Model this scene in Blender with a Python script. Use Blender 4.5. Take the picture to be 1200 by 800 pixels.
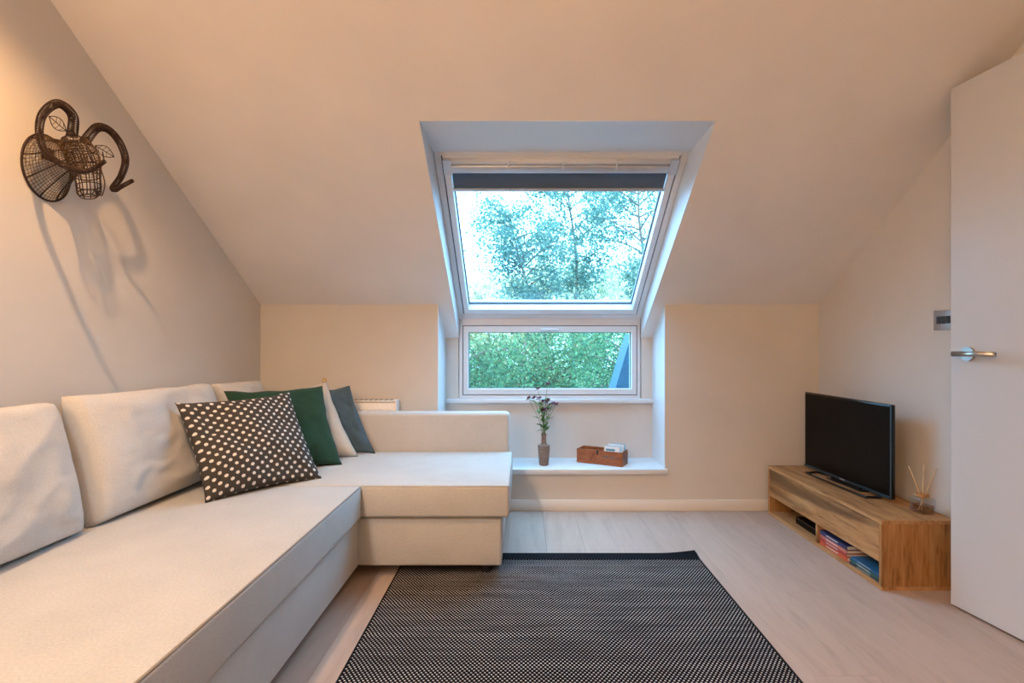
import bpy, bmesh, math, random
import numpy as np
from mathutils import Vector, Matrix, noise as mnoise

random.seed(7); np.random.seed(7)
for o in list(bpy.data.objects): bpy.data.objects.remove(o)
scene = bpy.context.scene
C = scene.collection
V = Vector

# ------------------------------------------------------------------ camera
cam_d = bpy.data.cameras.new('camera'); cam = bpy.data.objects.new('camera', cam_d); C.objects.link(cam)
cam.location = (0, 0, 1.0); cam.rotation_euler = (math.pi/2, 0, 0)
cam_d.sensor_width = 36; cam_d.lens = 18.0
cam_d.shift_x = -12/1200; cam_d.shift_y = 5/1200
cam_d.clip_start = 0.02; cam_d.clip_end = 200
scene.camera = cam

# ------------------------------------------------------------------ world, sun, lamps, exposure
SKY = 10.0
world = bpy.data.worlds.new('world'); scene.world = world; world.use_nodes = True
wn = world.node_tree; wn.nodes.clear()
wo = wn.nodes.new('ShaderNodeOutputWorld'); wb = wn.nodes.new('ShaderNodeBackground')
wt = wn.nodes.new('ShaderNodeTexCoord'); wsx = wn.nodes.new('ShaderNodeSeparateXYZ')
wr = wn.nodes.new('ShaderNodeMapRange'); wm = wn.nodes.new('ShaderNodeMix'); wm.data_type = 'RGBA'
wr.inputs[1].default_value = 0.0; wr.inputs[2].default_value = 1.0
wm.inputs[6].default_value = (0.28, 0.62, 1.0, 1); wm.inputs[7].default_value = (0.40, 0.83, 1.3, 1)
wn.links.new(wt.outputs['Generated'], wsx.inputs[0]); wn.links.new(wsx.outputs['Z'], wr.inputs[0])
wn.links.new(wr.outputs[0], wm.inputs[0]); wn.links.new(wm.outputs[2], wb.inputs[0])
wb.inputs[1].default_value = SKY
wn.links.new(wb.outputs[0], wo.inputs[0])

sun_d = bpy.data.lights.new('sun', 'SUN'); sun = bpy.data.objects.new('sun', sun_d); C.objects.link(sun)
sun_d.energy = 5.0; sun_d.color = (1, 0.9, 0.72); sun_d.angle = math.radians(2)
sun.rotation_euler = V((0.25, 0.88, -0.40)).to_track_quat('-Z', 'Y').to_euler()

WARM = (1.0, 0.56, 0.25)
def downlight_or_fill(x, y, z, energy, size=math.radians(150), radius=0.03, aim=(0, 0, -1), color=WARM):
    d = bpy.data.lights.new('downlight_or_fill_lamp', 'SPOT'); o = bpy.data.objects.new('downlight_or_fill_lamp', d); C.objects.link(o)
    d.energy = energy; d.color = color; d.spot_size = size; d.spot_blend = 0.6; d.shadow_soft_size = radius
    o.location = (x, y, z); o.rotation_euler = V(aim).to_track_quat('-Z', 'Y').to_euler()
downlight_or_fill(-1.04, 1.14, 2.37, 84, size=math.radians(128), radius=0.018)
downlight_or_fill(-0.95, 0.10, 2.37, 58, color=(0.72, 0.90, 1.0))  # added cool fill for the seat and left wall, no known fitting
downlight_or_fill(0.25, 1.30, 2.37, 6)
downlight_or_fill(1.20, 1.10, 2.37, 6)
downlight_or_fill(0.25, -0.30, 2.37, 6)
# added warm fill light behind the viewpoint, not a known fitting
pd = bpy.data.lights.new('warm_fill_light', 'POINT'); po = bpy.data.objects.new('warm_fill_light', pd); C.objects.link(po)
pd.energy = 82; pd.color = (1.0, 0.58, 0.29); pd.shadow_soft_size = 0.12; po.location = (-0.90, -1.20, 1.85)

scene.view_settings.view_transform = 'Standard'; scene.view_settings.look = 'None'
scene.view_settings.exposure = 0.0; scene.view_settings.gamma = 1.0
scene.view_settings.use_curve_mapping = False
scene.cycles.use_denoising = True
scene.cycles.max_bounces = 14; scene.cycles.diffuse_bounces = 8; scene.cycles.transparent_max_bounces = 24
scene.cycles.sample_clamp_indirect = 6.0

# ------------------------------------------------------------------ helpers
def tag(o, label=None, cat=None, group=None, kind=None):
    if label: o['label'] = label
    if cat: o['category'] = cat
    if group: o['group'] = group
    if kind: o['kind'] = kind
    return o

def empty(name, loc=(0, 0, 0)):
    o = bpy.data.objects.new(name, None); C.objects.link(o); o.location = loc
    o.empty_display_size = 0.05
    return o

def world_of(o):
    m = Matrix.Translation(o.location)
    return world_of(o.parent) @ o.matrix_parent_inverse @ m if o.parent is not None else m

def adopt(o, parent):
    if parent is not None:
        o.parent = parent; o.matrix_parent_inverse = world_of(parent).inverted()
    return o

def link_mesh(name, me, mat, parent=None, smooth=False):
    if mat is not None and not me.materials: me.materials.append(mat)
    if smooth:
        for p in me.polygons: p.use_smooth = True
    o = bpy.data.objects.new(name, me); C.objects.link(o)
    return adopt(o, parent)

def from_bm(name, bm, mat, parent=None, smooth=False):
    bmesh.ops.recalc_face_normals(bm, faces=bm.faces)
    me = bpy.data.meshes.new(name); bm.to_mesh(me); bm.free()
    return link_mesh(name, me, mat, parent, smooth)

def from_py(name, verts, faces, mat, parent=None, smooth=False):
    me = bpy.data.meshes.new(name); me.from_pydata([tuple(v) for v in verts], [], faces); me.update()
    return link_mesh(name, me, mat, parent, smooth)

def add_box(bm, lo, hi, M=None):
    vs = []
    for z in (lo[2], hi[2]):
        for x, y in ((lo[0], lo[1]), (hi[0], lo[1]), (hi[0], hi[1]), (lo[0], hi[1])):
            p = V((x, y, z)); vs.append(bm.verts.new(M @ p if M is not None else p))
    for f in ((3, 2, 1, 0), (4, 5, 6, 7), (0, 1, 5, 4), (1, 2, 6, 5), (2, 3, 7, 6), (3, 0, 4, 7)):
        bm.faces.new([vs[i] for i in f])
    return vs

def box(name, lo, hi, mat, parent=None, bevel=0.0, seg=2, M=None):
    bm = bmesh.new(); add_box(bm, lo, hi, M)
    if bevel > 0:
        bmesh.ops.bevel(bm, geom=list(bm.edges), offset=bevel, segments=seg, profile=0.5, affect='EDGES')
    o = from_bm(name, bm, mat, parent)
    if bevel > 0:
        for p in o.data.polygons: p.use_smooth = True
        try: o.data.set_sharp_from_angle(angle=math.radians(35))
        except Exception: pass
    return o

def prism(bm, poly, axis, a, b):
    """extrude a polygon; axis 'x': poly is (y,z); axis 'y': (x,z); axis 'z': (x,y)"""
    def P(p, t):
        return {'x': (t, p[0], p[1]), 'y': (p[0], t, p[1]), 'z': (p[0], p[1], t)}[axis]
    A = [bm.verts.new(P(p, a)) for p in poly]; B = [bm.verts.new(P(p, b)) for p in poly]
    n = len(poly)
    bm.faces.new(A[::-1]); bm.faces.new(B)
    for i in range(n):
        bm.faces.new((A[i], A[(i+1) % n], B[(i+1) % n], B[i]))

def catmull(pts, n=8, closed=False):
    pts = [V(p) for p in pts]; out = []; m = len(pts)
    rng = range(m) if closed else range(m-1)
    for i in rng:
        if closed: p0, p1, p2, p3 = (pts[(i+k-1) % m] for k in range(4))
        else: p0, p1, p2, p3 = pts[max(i-1, 0)], pts[i], pts[i+1], pts[min(i+2, m-1)]
        for k in range(n):
            t = k/n
            out.append(0.5*((2*p1)+(-p0+p2)*t+(2*p0-5*p1+4*p2-p3)*t*t+(-p0+3*p1-3*p2+p3)*t**3))
    if not closed: out.append(pts[-1])
    return out

def add_tube(bm, pts, r, sides=6, closed=False, cap=True):
    pts = [V(p) for p in pts]; n = len(pts)
    rad = r if isinstance(r, (list, tuple)) else [r]*n
    rings = []; ref = None
    for i, p in enumerate(pts):
        if closed: t = pts[(i+1) % n]-pts[i-1]
        else: t = pts[min(i+1, n-1)]-pts[max(i-1, 0)]
        if t.length < 1e-9: t = V((0, 0, 1))
        t.normalize()
        if ref is None:
            ref = V((0, 0, 1)) if abs(t.z) < 0.9 else V((1, 0, 0))
        a = (ref-t*ref.dot(t))
        if a.length < 1e-6: a = t.orthogonal()
        a.normalize(); b = t.cross(a); ref = a
        rings.append([bm.verts.new(p+(a*math.cos(2*math.pi*k/sides)+b*math.sin(2*math.pi*k/sides))*rad[i]) for k in range(sides)])
    for i in range(n if closed else n-1):
        R, S = rings[i], rings[(i+1) % n]
        for k in range(sides):
            bm.faces.new((R[k], R[(k+1) % sides], S[(k+1) % sides], S[k]))
    if not closed and cap:
        bm.faces.new(rings[0][::-1]); bm.faces.new(rings[-1])
    return rings

def tube(name, pts, r, mat, parent=None, sides=8, closed=False):
    bm = bmesh.new(); add_tube(bm, pts, r, sides, closed)
    return from_bm(name, bm, mat, parent, smooth=True)

def lathe(name, prof, centre, mat, parent=None, n=24):
    """prof: list of (radius, height)"""
    bm = bmesh.new(); rings = []
    for r, h in prof:
        if r < 1e-6: rings.append([bm.verts.new((centre[0], centre[1], centre[2]+h))])
        else: rings.append([bm.verts.new((centre[0]+r*math.cos(2*math.pi*k/n), centre[1]+r*math.sin(2*math.pi*k/n), centre[2]+h)) for k in range(n)])
    for A, B in zip(rings, rings[1:]):
        for k in range(n):
            if len(A) == 1 and len(B) == 1: continue
            if len(A) == 1: bm.faces.new((A[0], B[(k+1) % n], B[k]))
            elif len(B) == 1: bm.faces.new((A[k], A[(k+1) % n], B[0]))
            else: bm.faces.new((A[k], A[(k+1) % n], B[(k+1) % n], B[k]))
    o = from_bm(name, bm, mat, parent, smooth=True)
    try: o.data.set_sharp_from_angle(angle=math.radians(40))
    except Exception: pass
    return o

# ------------------------------------------------------------------ materials
MATS = {}
class NB:
    """tiny node-tree builder"""
    def __init__(s, name):
        s.m = bpy.data.materials.new(name); s.m.use_nodes = True; s.t = s.m.node_tree
        s.b = s.t.nodes['Principled BSDF']; s.out = s.t.nodes['Material Output']
    def n(s, typ, **kw):
        nd = s.t.nodes.new(typ)
        for k, v in kw.items(): setattr(nd, k, v)
        return nd
    def l(s, a, b): s.t.links.new(a, b)
    def val(s, sock, v):
        if hasattr(v, 'is_output') or isinstance(v, bpy.types.NodeSocket): s.l(v, sock)
        else: sock.default_value = v
    def math(s, op, a, b=0.0, c=0.0, clamp=False):
        nd = s.n('ShaderNodeMath', operation=op, use_clamp=clamp)
        for i, v in enumerate((a, b, c)): s.val(nd.inputs[i], v)
        return nd.outputs[0]
    def coord(s, kind='Object', scale=(1, 1, 1), rot=(0, 0, 0), loc=(0, 0, 0)):
        tc = s.n('ShaderNodeTexCoord'); mp = s.n('ShaderNodeMapping')
        mp.inputs['Scale'].default_value = scale; mp.inputs['Rotation'].default_value = rot; mp.inputs['Location'].default_value = loc
        s.l(tc.outputs[kind], mp.inputs[0]); return mp.outputs[0]
    def noise(s, vec, scale, detail=4, rough=0.55, dist=0.0):
        nd = s.n('ShaderNodeTexNoise'); s.l(vec, nd.inputs['Vector'])
        nd.inputs['Scale'].default_value = scale; nd.inputs['Detail'].default_value = detail
        nd.inputs['Roughness'].default_value = rough; nd.inputs['Distortion'].default_value = dist
        return nd.outputs['Fac']
    def ramp(s, fac, stops):
        nd = s.n('ShaderNodeValToRGB'); e = nd.color_ramp.elements
        while len(e) < len(stops): e.new(0.5)
        for el, (p, c) in zip(e, stops): el.position = p; el.color = (*c, 1)
        s.l(fac, nd.inputs[0]); return nd.outputs[0]
    def mix(s, fac, a, b, blend='MIX'):
        nd = s.n('ShaderNodeMix', data_type='RGBA', blend_type=blend)
        s.val(nd.inputs[0], fac)
        for i, v in ((6, a), (7, b)):
            if isinstance(v, tuple): nd.inputs[i].default_value = (*v, 1) if len(v) == 3 else v
            else: s.l(v, nd.inputs[i])
        return nd.outputs[2]
    def base(s, v):
        if isinstance(v, tuple): s.b.inputs['Base Color'].default_value = (*v, 1)
        else: s.l(v, s.b.inputs['Base Color'])
    def bump(s, h, strength=0.3, dist=0.002):
        nd = s.n('ShaderNodeBump'); nd.inputs['Strength'].default_value = strength; nd.inputs['Distance'].default_value = dist
        s.l(h, nd.inputs['Height']); s.l(nd.outputs[0], s.b.inputs['Normal'])
    def set(s, rough=0.5, spec=0.5, metal=0.0):
        s.b.inputs['Roughness'].default_value = rough; s.b.inputs['Specular IOR Level'].default_value = spec
        s.b.inputs['Metallic'].default_value = metal

def paint(name, col, rough=0.75, var=0.03, bump=0.05, spec=0.3, scale=3.0):
    k = NB(name); c = k.coord('Object')
    f = k.noise(c, scale, 3)
    dark = tuple(x*(1-var) for x in col); lite = tuple(min(1, x*(1+var)) for x in col)
    k.base(k.ramp(f, [(0.3, dark), (0.7, lite)])); k.set(rough, spec)
    if bump: k.bump(k.noise(c, 220, 2), bump, 0.001)
    return k.m

def fabric(name, col, var=0.10, weave=900, bump=0.35, rough=0.95, big=0.05, sheen=0.15):
    k = NB(name); c = k.coord('Object')
    f1 = k.noise(c, 6, 3); f2 = k.noise(k.coord('Object', (1, 1, 3)), 160, 3, 0.7); f3 = k.noise(c, weave, 1)
    a = k.ramp(f1, [(0.3, tuple(x*(1-big) for x in col)), (0.7, tuple(min(1, x*(1+big)) for x in col))])
    b = k.mix(1.0, a, k.ramp(f2, [(0.3, (1-var*2,)*3), (0.7, (1, 1, 1))]), 'MULTIPLY')
    k.base(b); k.set(rough, 0.15)
    k.b.inputs['Sheen Weight'].default_value = sheen; k.b.inputs['Sheen Roughness'].default_value = 0.6
    k.bump(k.math('ADD', f2, k.math('MULTIPLY', f3, 0.5)), bump, 0.0012)
    return k.m

def wood(name, dark, mid, lite, along='y', scale=1.0, rough=0.55, knots=0.5, rnd=0.0):
    k = NB(name)
    st = {'x': (0.12, 1, 1), 'y': (1, 0.12, 1), 'z': (1, 1, 0.12)}[along]
    oi = k.n('ShaderNodeObjectInfo')
    tc = k.n('ShaderNodeTexCoord'); off = k.n('ShaderNodeVectorMath', operation='ADD')
    cmb = k.n('ShaderNodeCombineXYZ'); r10 = k.math('MULTIPLY', oi.outputs['Random'], 37.0)
    for i in range(3): k.l(r10, cmb.inputs[i])
    k.l(tc.outputs['Object'], off.inputs[0]); k.l(cmb.outputs[0], off.inputs[1])
    mp = k.n('ShaderNodeMapping'); mp.inputs['Scale'].default_value = tuple(x*scale for x in st); k.l(off.outputs[0], mp.inputs[0])
    g1 = k.noise(mp.outputs[0], 9, 6, 0.62, 1.6)
    g2 = k.noise(mp.outputs[0], 60, 4, 0.6, 0.4)
    g3 = k.noise(mp.outputs[0], 3.2, 3, 0.5, 0.8)
    f = k.math('ADD', k.math('MULTIPLY', g1, 0.65), k.math('MULTIPLY', g2, 0.35))
    col = k.ramp(f, [(0.34, dark), (0.46, mid), (0.62, lite)])
    if knots:
        kf = k.math('MULTIPLY', k.ramp(g3, [(0.34, (1, 1, 1)), (0.43, (0, 0, 0))]), knots)
        col = k.mix(kf, col, tuple(x*0.45 for x in dark))
    if rnd:
        sc = k.math('ADD', k.math('MULTIPLY', oi.outputs['Random'], rnd), 1.0-rnd/2)
        cx = k.n('ShaderNodeCombineColor')
        for i in range(3): k.l(sc, cx.inputs[i])
        col = k.mix(1.0, col, cx.outputs[0], 'MULTIPLY')
    k.base(col); k.set(rough, 0.35); k.bump(g2, 0.12, 0.001)
    return k.m

def plain(name, col, rough=0.5, spec=0.5, metal=0.0, var=0.04):
    k = NB(name); c = k.coord('Object'); f = k.noise(c, 25, 3)
    k.base(k.ramp(f, [(0.3, tuple(x*(1-var) for x in col)), (0.7, tuple(min(1, x*(1+var)) for x in col))]))
    k.set(rough, spec, metal); return k.m

M_WALL = paint('wall_paint', (0.62, 0.59, 0.545))
M_CEIL = paint('ceiling_paint', (0.76, 0.74, 0.72))
M_WHITE = paint('white_gloss', (0.67, 0.70, 0.73), rough=0.35, var=0.01, bump=0.0, spec=0.5)
M_TRIM = paint('trim_paint', (0.76, 0.73, 0.68), rough=0.45, var=0.01, bump=0.0)
M_DOOR = paint('door_paint', (0.52, 0.53, 0.54), rough=0.4, var=0.01, bump=0.02, spec=0.4)
M_SEAL = plain('rubber_seal', (0.08, 0.10, 0.12), 0.6)
M_SOFA = fabric('sofa_linen', (0.55, 0.545, 0.525))
M_CUSH = fabric('cushion_linen', (0.61, 0.59, 0.56))
M_PIPE = fabric('piping_thread', (0.30, 0.28, 0.26))
M_LEG = plain('black_plastic', (0.015, 0.015, 0.016), 0.5)
M_GREEN = fabric('green_cotton', (0.022, 0.066, 0.042), var=0.15, sheen=0.05)
M_BLUE = fabric('slate_blue_cotton', (0.075, 0.125, 0.165), var=0.15, sheen=0.05)
M_BEIGE = fabric('beige_cotton', (0.60, 0.53, 0.44), var=0.12)
M_GOLD = plain('gold_thread', (0.55, 0.36, 0.10), 0.5)
M_FLOOR = wood('washed_oak', (0.37, 0.292, 0.243), (0.43, 0.338, 0.283), (0.47, 0.372, 0.315), 'y', 0.9, 0.5, 0.12, 0.07)
M_SUB = plain('plank_joint', (0.34, 0.27, 0.22), 0.9)
M_OAK = wood('rustic_oak', (0.15, 0.066, 0.022), (0.40, 0.208, 0.082), (0.52, 0.305, 0.135), 'y', 1.3, 0.5, 0.75)
M_OAKV = wood('rustic_oak_end', (0.13, 0.055, 0.018), (0.33, 0.155, 0.048), (0.44, 0.24, 0.09), 'z', 1.5, 0.5, 0.85)
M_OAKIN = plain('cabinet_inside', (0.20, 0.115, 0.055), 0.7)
M_TVB = plain('tv_black', (0.006, 0.006, 0.007), 0.25)
M_SCREEN = plain('tv_screen', (0.002, 0.002, 0.0025), 0.22, 0.12)
M_TVMETAL = plain('tv_metal', (0.05, 0.09, 0.12), 0.3, 0.5, 0.7)
M_STEEL = plain('brushed_steel', (0.55, 0.53, 0.50), 0.28, 0.5, 1.0)
M_PLATE = plain('plate_steel', (0.42, 0.43, 0.45), 0.35, 0.5, 0.8)
M_BLACK = plain('switch_black', (0.01, 0.01, 0.01), 0.4)
M_WIRE = plain('dark_wire', (0.028, 0.013, 0.010), 0.55, 0.4, 0.3)
M_FINE = plain('fine_wire', (0.10, 0.055, 0.025), 0.6, 0.3, 0.2)
M_RAD = plain('radiator_enamel', (0.78, 0.76, 0.72), 0.35)
M_BOX = wood('box_wood', (0.16, 0.045, 0.016), (0.27, 0.085, 0.030), (0.36, 0.13, 0.05), 'x', 2.0, 0.5, 0.4)
M_REED = plain('reed', (0.62, 0.45, 0.25), 0.8)
M_STEM = plain('stem_green', (0.07, 0.16, 0.03), 0.6)
M_LEAF = plain('flower_leaf', (0.10, 0.26, 0.045), 0.55, var=0.3)
M_PETAL = plain('purple_petal', (0.12, 0.004, 0.030), 0.6, var=0.3)
M_PAPER = plain('paper', (0.75, 0.75, 0.72), 0.8)
M_BLINDMET = plain('blind_aluminium', (0.55, 0.60, 0.66), 0.35, 0.5, 0.6)
M_BLIND = fabric('blind_cloth', (0.10, 0.145, 0.21), var=0.05, sheen=0.0)

def make_vase_mat():
    k = NB('stoneware'); c = k.coord('Object')
    f = k.noise(k.coord('Object', (1, 1, 4)), 45, 5, 0.65); g = k.noise(c, 14, 3)
    a = k.ramp(f, [(0.3, (0.13, 0.10, 0.085)), (0.6, (0.26, 0.21, 0.18)), (0.75, (0.36, 0.31, 0.27))])
    k.base(k.mix(k.math('MULTIPLY', g, 0.5), a, (0.22, 0.15, 0.11))); k.set(0.7, 0.3); k.bump(f, 0.4, 0.003); return k.m
M_VASE = make_vase_mat()

def make_glass(name, tint=(0.93, 0.97, 0.97), ior=1.45, boost=1.0):
    k = NB(name); k.t.nodes.remove(k.b)
    tr = k.n('ShaderNodeBsdfTransparent'); tr.inputs[0].default_value = (*tint, 1)
    gl = k.n('ShaderNodeBsdfGlossy'); gl.inputs['Roughness'].default_value = 0.0
    c = k.coord('Object'); f = k.noise(c, 2.0, 2)
    gl.inputs[0].default_value = (0.9, 0.95, 1, 1)
    lw = k.n('ShaderNodeLayerWeight'); lw.inputs[0].default_value = 0.5
    fac = k.math('ADD', k.math('MULTIPLY', k.math('POWER', lw.outputs['Facing'], 4.0), 0.55), 0.035*boost)
    mx = k.n('ShaderNodeMixShader'); k.l(fac, mx.inputs[0])
    k.l(tr.outputs[0], mx.inputs[1]); k.l(gl.outputs[0], mx.inputs[2]); k.l(mx.outputs[0], k.out.inputs[0]); return k.m
M_GLASS = make_glass('window_glass')
M_JAR = make_glass('jar_glass', (0.90, 0.93, 0.95), 1.5)
M_OIL = make_glass('diffuser_oil', (0.80, 0.62, 0.45), 1.3)

def make_dots():
    k = NB('polka_dot_cotton'); tc = k.n('ShaderNodeTexCoord'); sp = k.n('ShaderNodeSeparateXYZ'); k.l(tc.outputs['UV'], sp.inputs[0])
    N = 11.5
    d = None
    for off in (0.0, 0.5):
        fx = k.math('SUBTRACT', k.math('FRACT', k.math('ADD', k.math('MULTIPLY', sp.outputs[0], N), off+0.25)), 0.5)
        fy = k.math('SUBTRACT', k.math('FRACT', k.math('ADD', k.math('MULTIPLY', sp.outputs[1], N), off+0.1)), 0.5)
        r = k.math('SQRT', k.math('ADD', k.math('MULTIPLY', fx, fx), k.math('MULTIPLY', fy, fy)))
        d = r if d is None else k.math('MINIMUM', d, r)
    mask = k.math('SUBTRACT', 1.0, k.math('MULTIPLY', k.math('SUBTRACT', d, 0.145), 24.0, clamp=True), clamp=True)
    c = k.coord('Object'); f = k.noise(c, 300, 3)
    bg = k.ramp(f, [(0.3, (0.045, 0.040, 0.036)), (0.7, (0.070, 0.062, 0.055))])
    k.base(k.mix(mask, bg, (0.66, 0.64, 0.60))); k.set(0.9, 0.15); k.bump(f, 0.25, 0.001); return k.m
M_DOTS = make_dots()

def make_rug():
    k = NB('rug_weave'); tc = k.n('ShaderNodeTexCoord'); sp = k.n('ShaderNodeSeparateXYZ'); k.l(tc.outputs['Object'], sp.inputs[0])
    wob = k.noise(tc.outputs['Object'], 9, 2)
    x = k.math('ADD', k.math('DIVIDE', sp.outputs[0], 0.0138), k.math('MULTIPLY', wob, 0.5))
    y = k.math('ADD', k.math('DIVIDE', sp.outputs[1], 0.0092), k.math('MULTIPLY', wob, 0.6))
    row = k.math('FLOOR', y); x2 = k.math('ADD', x, k.math('MULTIPLY', k.math('MODULO', row, 2.0), 0.5))
    ax = k.math('ABSOLUTE', k.math('SUBTRACT', k.math('FRACT', x2), 0.5))
    ay = k.math('ABSOLUTE', k.math('SUBTRACT', k.math('FRACT', y), 0.5))
    m1 = k.math('SUBTRACT', 1.0, k.math('MULTIPLY', k.math('SUBTRACT', ax, 0.14), 12.0, clamp=True), clamp=True)
    m2 = k.math('SUBTRACT', 1.0, k.math('MULTIPLY', k.math('SUBTRACT', ay, 0.20), 9.0, clamp=True), clamp=True)
    # whole rows of darker yarn here and there
    wn_ = k.n('ShaderNodeTexWhiteNoise', noise_dimensions='1D'); k.l(row, wn_.inputs['W'])
    rowv = k.math('ADD', k.math('MULTIPLY', wn_.outputs['Value'], 0.35), 0.65)
    big = k.noise(k.coord('Object', (1, 6, 1)), 4, 3)
    bigm = k.ramp(big, [(0.3, (0.6,)*3), (0.6, (1, 1, 1))])
    mask = k.math('MULTIPLY', k.math('MULTIPLY', m1, m2), k.math('MULTIPLY', rowv, bigm))
    k.base(k.mix(mask, (0.005, 0.005, 0.008), (0.72, 0.70, 0.69))); k.set(0.95, 0.02)
    k.bump(k.math('MULTIPLY', k.math('SUBTRACT', 0.5, ax), k.math('SUBTRACT', 0.5, ay)), 0.6, 0.004); return k.m
M_RUG = make_rug()
M_HEM = fabric('rug_hem', (0.006, 0.007, 0.011), var=0.2, sheen=0.0)

def make_leafmat(name, c1, c2, trans=0.35):
    k = NB(name); g = k.n('ShaderNodeNewGeometry')
    col = k.ramp(g.outputs['Random Per Island'], [(0.0, c1), (1.0, c2)])
    k.base(col); k.set(0.6, 0.25)
    tl = k.n('ShaderNodeBsdfTranslucent'); k.l(col, tl.inputs[0])
    mx = k.n('ShaderNodeMixShader'); mx.inputs[0].default_value = trans
    k.l(k.b.outputs[0], mx.inputs[1]); k.l(tl.outputs[0], mx.inputs[2]); k.l(mx.outputs[0], k.out.inputs[0]); return k.m
M_BARK = plain('bark', (0.11, 0.095, 0.08), 0.9, var=0.3)
M_GRASS = plain('grass', (0.05, 0.10, 0.03), 0.9, var=0.4)
M_SLATE = plain('blue_slate', (0.010, 0.075, 0.13), 0.6, var=0.15)

# ------------------------------------------------------------------ room shell
XL, XR = -1.59, 1.80
YB, YK = -1.70, 3.11           # back of room, knee wall face
SL = 0.66                      # slope of the ceiling
def ceil_z(y): return 1.25 + SL*(YK-y)
ZF = 2.40; YF = YK-(ZF-1.25)/SL
RX0, RX1 = -0.514, 0.869       # recess in the knee wall
WX0, WX1 = -0.425, 0.794       # window reveal
YW = 3.41                      # window wall
SHELF = 0.255; SILL = 0.648; JOIN = 1.1875
WTY, WTZ = 2.42, 1.92          # top of sloped window

def struct(o, label): o['kind'] = 'structure'; o['label'] = label; return o

# floor with planks
fl = struct(box('floor', (XL-0.15, YB-0.15, -0.12), (XR+0.15, YK+0.6, -0.014), M_SUB), 'pale washed oak plank floor of the attic room')
pw = 0.19; x = XL; i = 0
while x < XR-0.001:
    x1 = min(x+pw, XR); y = YB-random.uniform(0.2, 1.6)
    while y < YK:
        ln = random.choice((1.6, 1.9, 2.2)); y0, y1 = max(y, YB), min(y+ln, YK)
        if y1-y0 > 0.02:
            box('plank', (x+0.0003, y0+0.0003, -0.014), (x1-0.0003, y1-0.0003, 0.0), M_FLOOR, fl, 0.0006, 1)
        y += ln
    x = x1

# walls
struct(box('wall_left', (XL-0.15, YB-0.15, -0.12), (XL, YK+0.6, 2.6), M_WALL), 'plain beige painted wall behind the sofa')
bm = bmesh.new()
DY0, DY1, DZ = 0.44, 1.215, 1.995
add_box(bm, (XR, DY1, -0.12), (XR+0.15, YK+0.6, 2.6)); add_box(bm, (XR, YB-0.15, -0.12), (XR+0.15, DY0, 2.6))
add_box(bm, (XR, DY0, DZ), (XR+0.15, DY1, 2.6)); add_box(bm, (XR, DY0, -0.12), (XR+0.15, DY1, -0.0))
struct(from_bm('wall_right', bm, M_WALL), 'plain beige painted wall behind the television')
struct(box('wall_rear', (XL-0.15, YB-0.15, -0.12), (XR+0.15, YB, 2.6), M_WALL), 'plain beige painted wall at the rear of the room')
bm = bmesh.new()   # small landing beyond the doorway
add_box(bm, (XR+0.15, DY0-0.4, -0.12), (XR+1.3, DY1+0.4, 0)); add_box(bm, (XR+0.15, DY0-0.4, 2.3), (XR+1.3, DY1+0.4, 2.4))
add_box(bm, (XR+1.2, DY0-0.4, 0), (XR+1.3, DY1+0.4, 2.3)); add_box(bm, (XR+0.15, DY0-0.5, 0), (XR+1.3, DY0-0.4, 2.3)); add_box(bm, (XR+0.15, DY1+0.4, 0), (XR+1.3, DY1+0.5, 2.3))
struct(from_bm('wall_landing', bm, M_WALL), 'beige walls of the landing beyond the doorway')

bm = bmesh.new()   # knee wall with its window recess
add_box(bm, (XL-0.1, YK, -0.12), (RX0, YW+0.30, 1.25)); add_box(bm, (RX1, YK, -0.12), (XR+0.1, YW+0.30, 1.25))
add_box(bm, (RX0, YK, -0.12), (RX1, YW+0.30, SHELF-0.032)); add_box(bm, (RX0, YW, SHELF-0.032), (RX1, YW+0.30, SILL-0.028))
add_box(bm, (RX0, YW, SILL-0.028), (WX0, YW+0.30, 1.20)); add_box(bm, (WX1, YW, SILL-0.028), (RX1, YW+0.30, 1.20))
struct(from_bm('wall_knee', bm, M_WALL), 'low beige knee wall with a window recess')
# white painted cheeks of the recess
bm = bmesh.new()
prism(bm, [(YK, SHELF), (YK, ceil_z(YK)), (YW, ceil_z(YW)), (YW, SHELF)], 'x', RX0, RX0+0.004)
prism(bm, [(YK, SHELF), (YK, ceil_z(YK)), (YW, ceil_z(YW)), (YW, SHELF)], 'x', RX1-0.004, RX1)
struct(from_bm('trim_1', bm, M_WHITE), 'white painted cheeks of the window recess')

# ceiling: flat part, slope, skylight opening
T = 0.34
bm = bmesh.new()
def slope_poly(y0, y1): return [(y0, ceil_z(y0)), (y1, ceil_z(y1)), (y1, ceil_z(y1)+T), (y0, ceil_z(y0)+T)]
prof = [(YB-0.15, ZF), (YF, ZF), (YW, ceil_z(YW)), (YW+0.30, ceil_z(YW)-0.02), (YW+0.30, ceil_z(YW)+0.17), (YF, ZF+T), (YB-0.15, ZF+T)]
prism(bm, prof, 'x', XL-0.15, WX0); prism(bm, prof, 'x', WX1, XR+0.15)
yt = 2.09
prism(bm, [(YB-0.15, ZF), (YF, ZF), (yt, ceil_z(yt)), (WTY, WTZ), (WTY+0.03, WTZ+0.04), (WTY+0.1, WTZ+0.14), (YF, ZF+T), (YB-0.15, ZF+T)], 'x', WX0, WX1)
struct(from_bm('ceiling', bm, M_CEIL), 'sloping off-white plaster ceiling around the roof window')
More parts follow.
